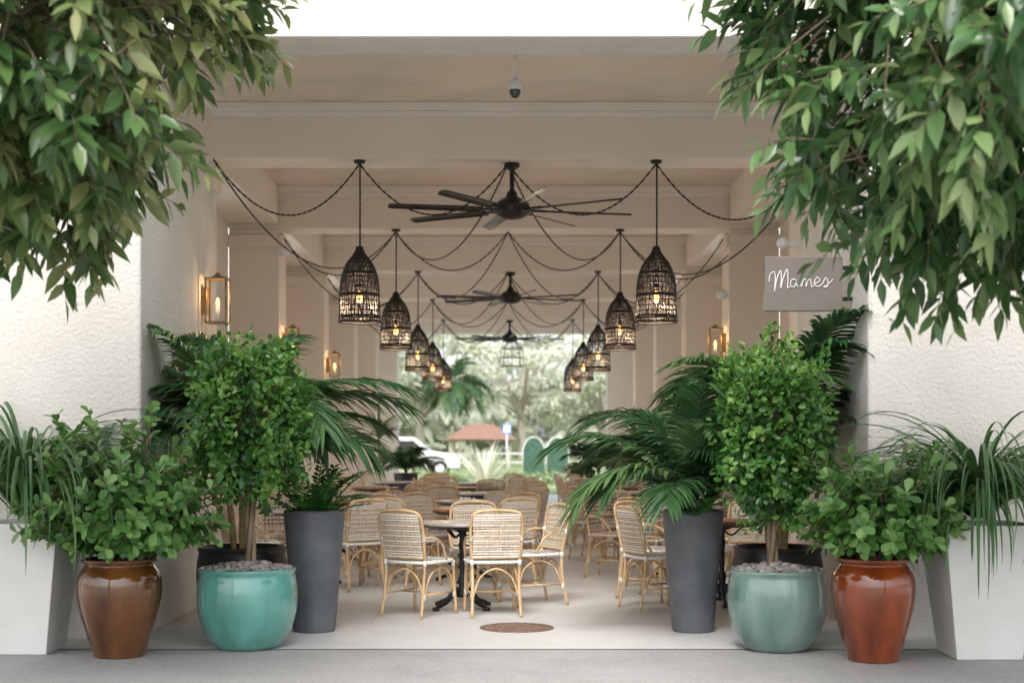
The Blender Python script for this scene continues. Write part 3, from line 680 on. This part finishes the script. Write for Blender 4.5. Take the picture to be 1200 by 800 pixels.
# ------------------------------------------------------------------ beyond
for x,y,s in ((-.72,43,1.5),(-3.6,45,1.1),(3.3,44,1.0),(1.9,42,.8)):
    straps('agave',(x,y,0),.05,70,s,.14,(.15,1.5),(.1,.5),[L_aga,M['bark']],.1,(.1,1),7)
def far_tree_mesh(seed,h,cr):
    f=Fol(); r=np.random.default_rng(seed)
    f.tube(catmull([(0,0,0),(.1,0,1.2),(-.1,.1,2.4),(.1,0,h*.5)],4),np.linspace(.32,.16,13),8,1)
    cl=[]
    for i in range(34):
        a=r.random()*2*PI; rr=cr*math.sqrt(r.random()); z=h*.30+(h*.66)*r.random()*(1-.45*(rr/cr)**2)
        e=np.array([rr*math.cos(a),rr*math.sin(a),z]); cl.append(e)
        p=catmull([(0,0,h*.22+r.random()*h*.15),e*.5+np.array([0,0,h*.16]),e],4); f.tube(p,np.linspace(.10,.02,9),5,1)
    for e in cl:
        n=110; d=unit(r.normal(size=(n,3))); P=e+d*np.array([1.1,1.1,.65])*(r.random(n)**.4)[:,None]*r.uniform(.6,1.25)
        f.leaves(P,unit(r.normal(size=(n,3))+np.array([0,0,-.4])),unit(d+np.array([0,-.5,.8])),r.uniform(.22,.45,n),r.uniform(.10,.2,n),T_card,.1,np.clip(.5+r.normal()*.2+r.normal(size=n)*.15,0,1))
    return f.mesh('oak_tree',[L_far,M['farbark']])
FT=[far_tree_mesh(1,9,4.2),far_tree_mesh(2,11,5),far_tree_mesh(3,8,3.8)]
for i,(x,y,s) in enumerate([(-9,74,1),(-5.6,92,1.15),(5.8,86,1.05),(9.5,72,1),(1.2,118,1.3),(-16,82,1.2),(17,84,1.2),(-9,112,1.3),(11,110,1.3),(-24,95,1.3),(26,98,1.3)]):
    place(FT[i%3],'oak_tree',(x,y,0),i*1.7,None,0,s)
# cabbage palm in the park
palm('cabbage_palm',(-2.9,76,0),0,[(0,0,4.6)],2.2,22,.8,.09,8,(-.4,1.4),(.6,1.6),None,18)
f=Fol(); n=8000; P=np.stack([rng.uniform(-75,75,n),rng.uniform(132,140,n),rng.random(n)**.8*8.5],1)
P[:,2]*=np.array([.75+.6*noise.noise(Vector((p[0]*.14,0,0))) for p in P])
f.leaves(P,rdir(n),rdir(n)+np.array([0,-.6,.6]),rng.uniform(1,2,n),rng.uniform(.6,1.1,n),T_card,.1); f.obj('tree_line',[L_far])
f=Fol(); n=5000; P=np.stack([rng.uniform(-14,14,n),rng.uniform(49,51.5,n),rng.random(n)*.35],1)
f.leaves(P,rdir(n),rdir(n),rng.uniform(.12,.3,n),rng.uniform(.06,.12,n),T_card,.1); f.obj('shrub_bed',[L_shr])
e=empty('park_pavilion',(-1.6,86,0)); b=MB()
for x in (-1.7,-.6,.6,1.7):
    for y in (-1.2,1.2): b.box(x-.09,x+.09,y-.09,y+.09,0,1.75)
b.box(-1.7,1.7,-1.25,-1.15,1.5,1.72); b.obj('posts',[M['farbark']],parent=e); b=MB(); b.add([(-2.2,-1.7,1.62),(2.2,-1.7,1.62),(2.2,1.7,1.62),(-2.2,1.7,1.62),(-.7,0,2.55),(.7,0,2.55)],[(0,1,5,4),(1,2,5),(2,3,4,5),(3,0,4),(3,2,1,0)]); b.obj('roof',[M['roof']],parent=e)
b=MB()
for x in np.arange(-14,14.1,1.4): b.box(x-.05,x+.05,79.95,80.05,0,.9)
b.box(-14,14,79.97,80.03,.78,.86); b.box(-14,14,79.97,80.03,.3,.36); b.obj('white_fence',[M['whitep']])
for x in (1.2,2.3):
    e=empty('garden_arch',(x,66,0)); b=MB(); out=[(-.48,0),(-.48,.95)]+[(.48*math.cos(a),.95+.7*math.sin(a)) for a in np.linspace(PI,0,14)[1:-1]]+[(.48,.95),(.48,0)]
    nn=len(out); b.add([(x_,-.15,z) for x_,z in out]+[(x_,.15,z) for x_,z in out],[tuple(range(nn)),tuple(range(2*nn-1,nn-1,-1))]+[(i,i+nn,(i+1)%nn+nn,(i+1)%nn) for i in range(nn)]); b.obj('hedge_panel',[M['hedge']],parent=e)
    b=MB(); b.tube([(x_*1.06,-.05,z*1.03) for x_,z in out],.03,6,0); b.obj('frame',[M['whitep']],parent=e)
b=MB(); b.tube([(0,0,0),(0,0,2.4)],.04,8,0); b.box(-.22,.22,-.06,-.042,1.85,2.35,1); b.box(-.15,.15,-.07,-.062,1.92,2.28,0); b.obj('parking_sign',[M['whitep'],M['blue']],(-.05,69,0))
def car(x,y):
    e=empty('parked_car',(x,y,0)); b=MB()
    pr=[(-2.2,.35),(-2.25,.8),(-2.1,1.0),(-1.85,1.55),(-1.5,1.68),(.3,1.66),(1.0,1.08),(2.0,.95),(2.25,.75),(2.25,.35)]
    def ext(p,w,mi,wt=None):
        n=len(p); b.add([(a,-w,z) for a,z in p]+[(a,w,z) for a,z in p],[tuple(range(n)),tuple(range(2*n-1,n-1,-1))]+[(i,i+n,(i+1)%n+n,(i+1)%n) for i in range(n)],mi)
    ext(pr,.88,0); 
    for p in ([(-1.85,1.08),(-1.68,1.52),(-.75,1.55),(-.75,1.08)],[(-.65,1.08),(-.65,1.55),(.25,1.55),(.8,1.08)]): ext(p,.89,1)
    for wx in (-1.4,1.4):
        for s in (-1,1):
            V=[];n=20
            for yy in (s*.72,s*.92):
                V+=[(wx+.34*math.cos(2*PI*i/n),yy,.34+.34*math.sin(2*PI*i/n)) for i in range(n)]
            b.add(V,[tuple(range(n)),tuple(range(2*n-1,n-1,-1))]+[(i,i+n,(i+1)%n+n,(i+1)%n) for i in range(n)],2)
            V=[(wx+.19*math.cos(2*PI*i/n),s*.925,.34+.19*math.sin(2*PI*i/n)) for i in range(n)]; b.add(V,[tuple(range(n))],0)
    b.obj('body',[M['carp'],M['glass'],M['tyre']],parent=e,bevel=.03)
car(-4.3,61.5); car(9.5,61.5)

# ------------------------------------------------------------------ camera, light
cam=bpy.data.cameras.new('camera'); co=bpy.data.objects.new('camera',cam); COL.objects.link(co)
co.location=(0,0,1.45); co.rotation_euler=(PI/2,0,0); cam.lens=50; cam.sensor_width=36; cam.shift_y=118/1200; cam.shift_x=.004
cam.clip_end=4000; cam.dof.use_dof=True; cam.dof.focus_distance=11.0; cam.dof.aperture_fstop=1.9
scene.camera=co
sd=Vector((.10,.66,-.80)).normalized()
s=bpy.data.lights.new('sun','SUN'); s.energy=2.4; s.angle=math.radians(25); s.color=(1,.965,.91)
so=bpy.data.objects.new('sun',s); COL.objects.link(so); so.rotation_euler=sd.to_track_quat('-Z','Y').to_euler()
w=bpy.data.worlds.new('World'); scene.world=w; w.use_nodes=True; nt=w.node_tree; nt.nodes.clear()
o=nt.nodes.new('ShaderNodeOutputWorld'); bg=nt.nodes.new('ShaderNodeBackground'); sk=nt.nodes.new('ShaderNodeTexSky'); hs=nt.nodes.new('ShaderNodeHueSaturation')
sk.sky_type='NISHITA'; sk.sun_disc=False; sk.sun_elevation=math.asin(-sd.z); sk.sun_rotation=math.atan2(-sd.x,-sd.y); sk.air_density=1.0; sk.dust_density=3
hs.inputs['Saturation'].default_value=.3; hs.inputs['Value'].default_value=2.4
nt.links.new(sk.outputs[0],hs.inputs['Color']); nt.links.new(hs.outputs[0],bg.inputs[0]); bg.inputs[1].default_value=.15; nt.links.new(bg.outputs[0],o.inputs[0])
scene.view_settings.view_transform='Standard'; scene.view_settings.look='None'; scene.view_settings.exposure=0
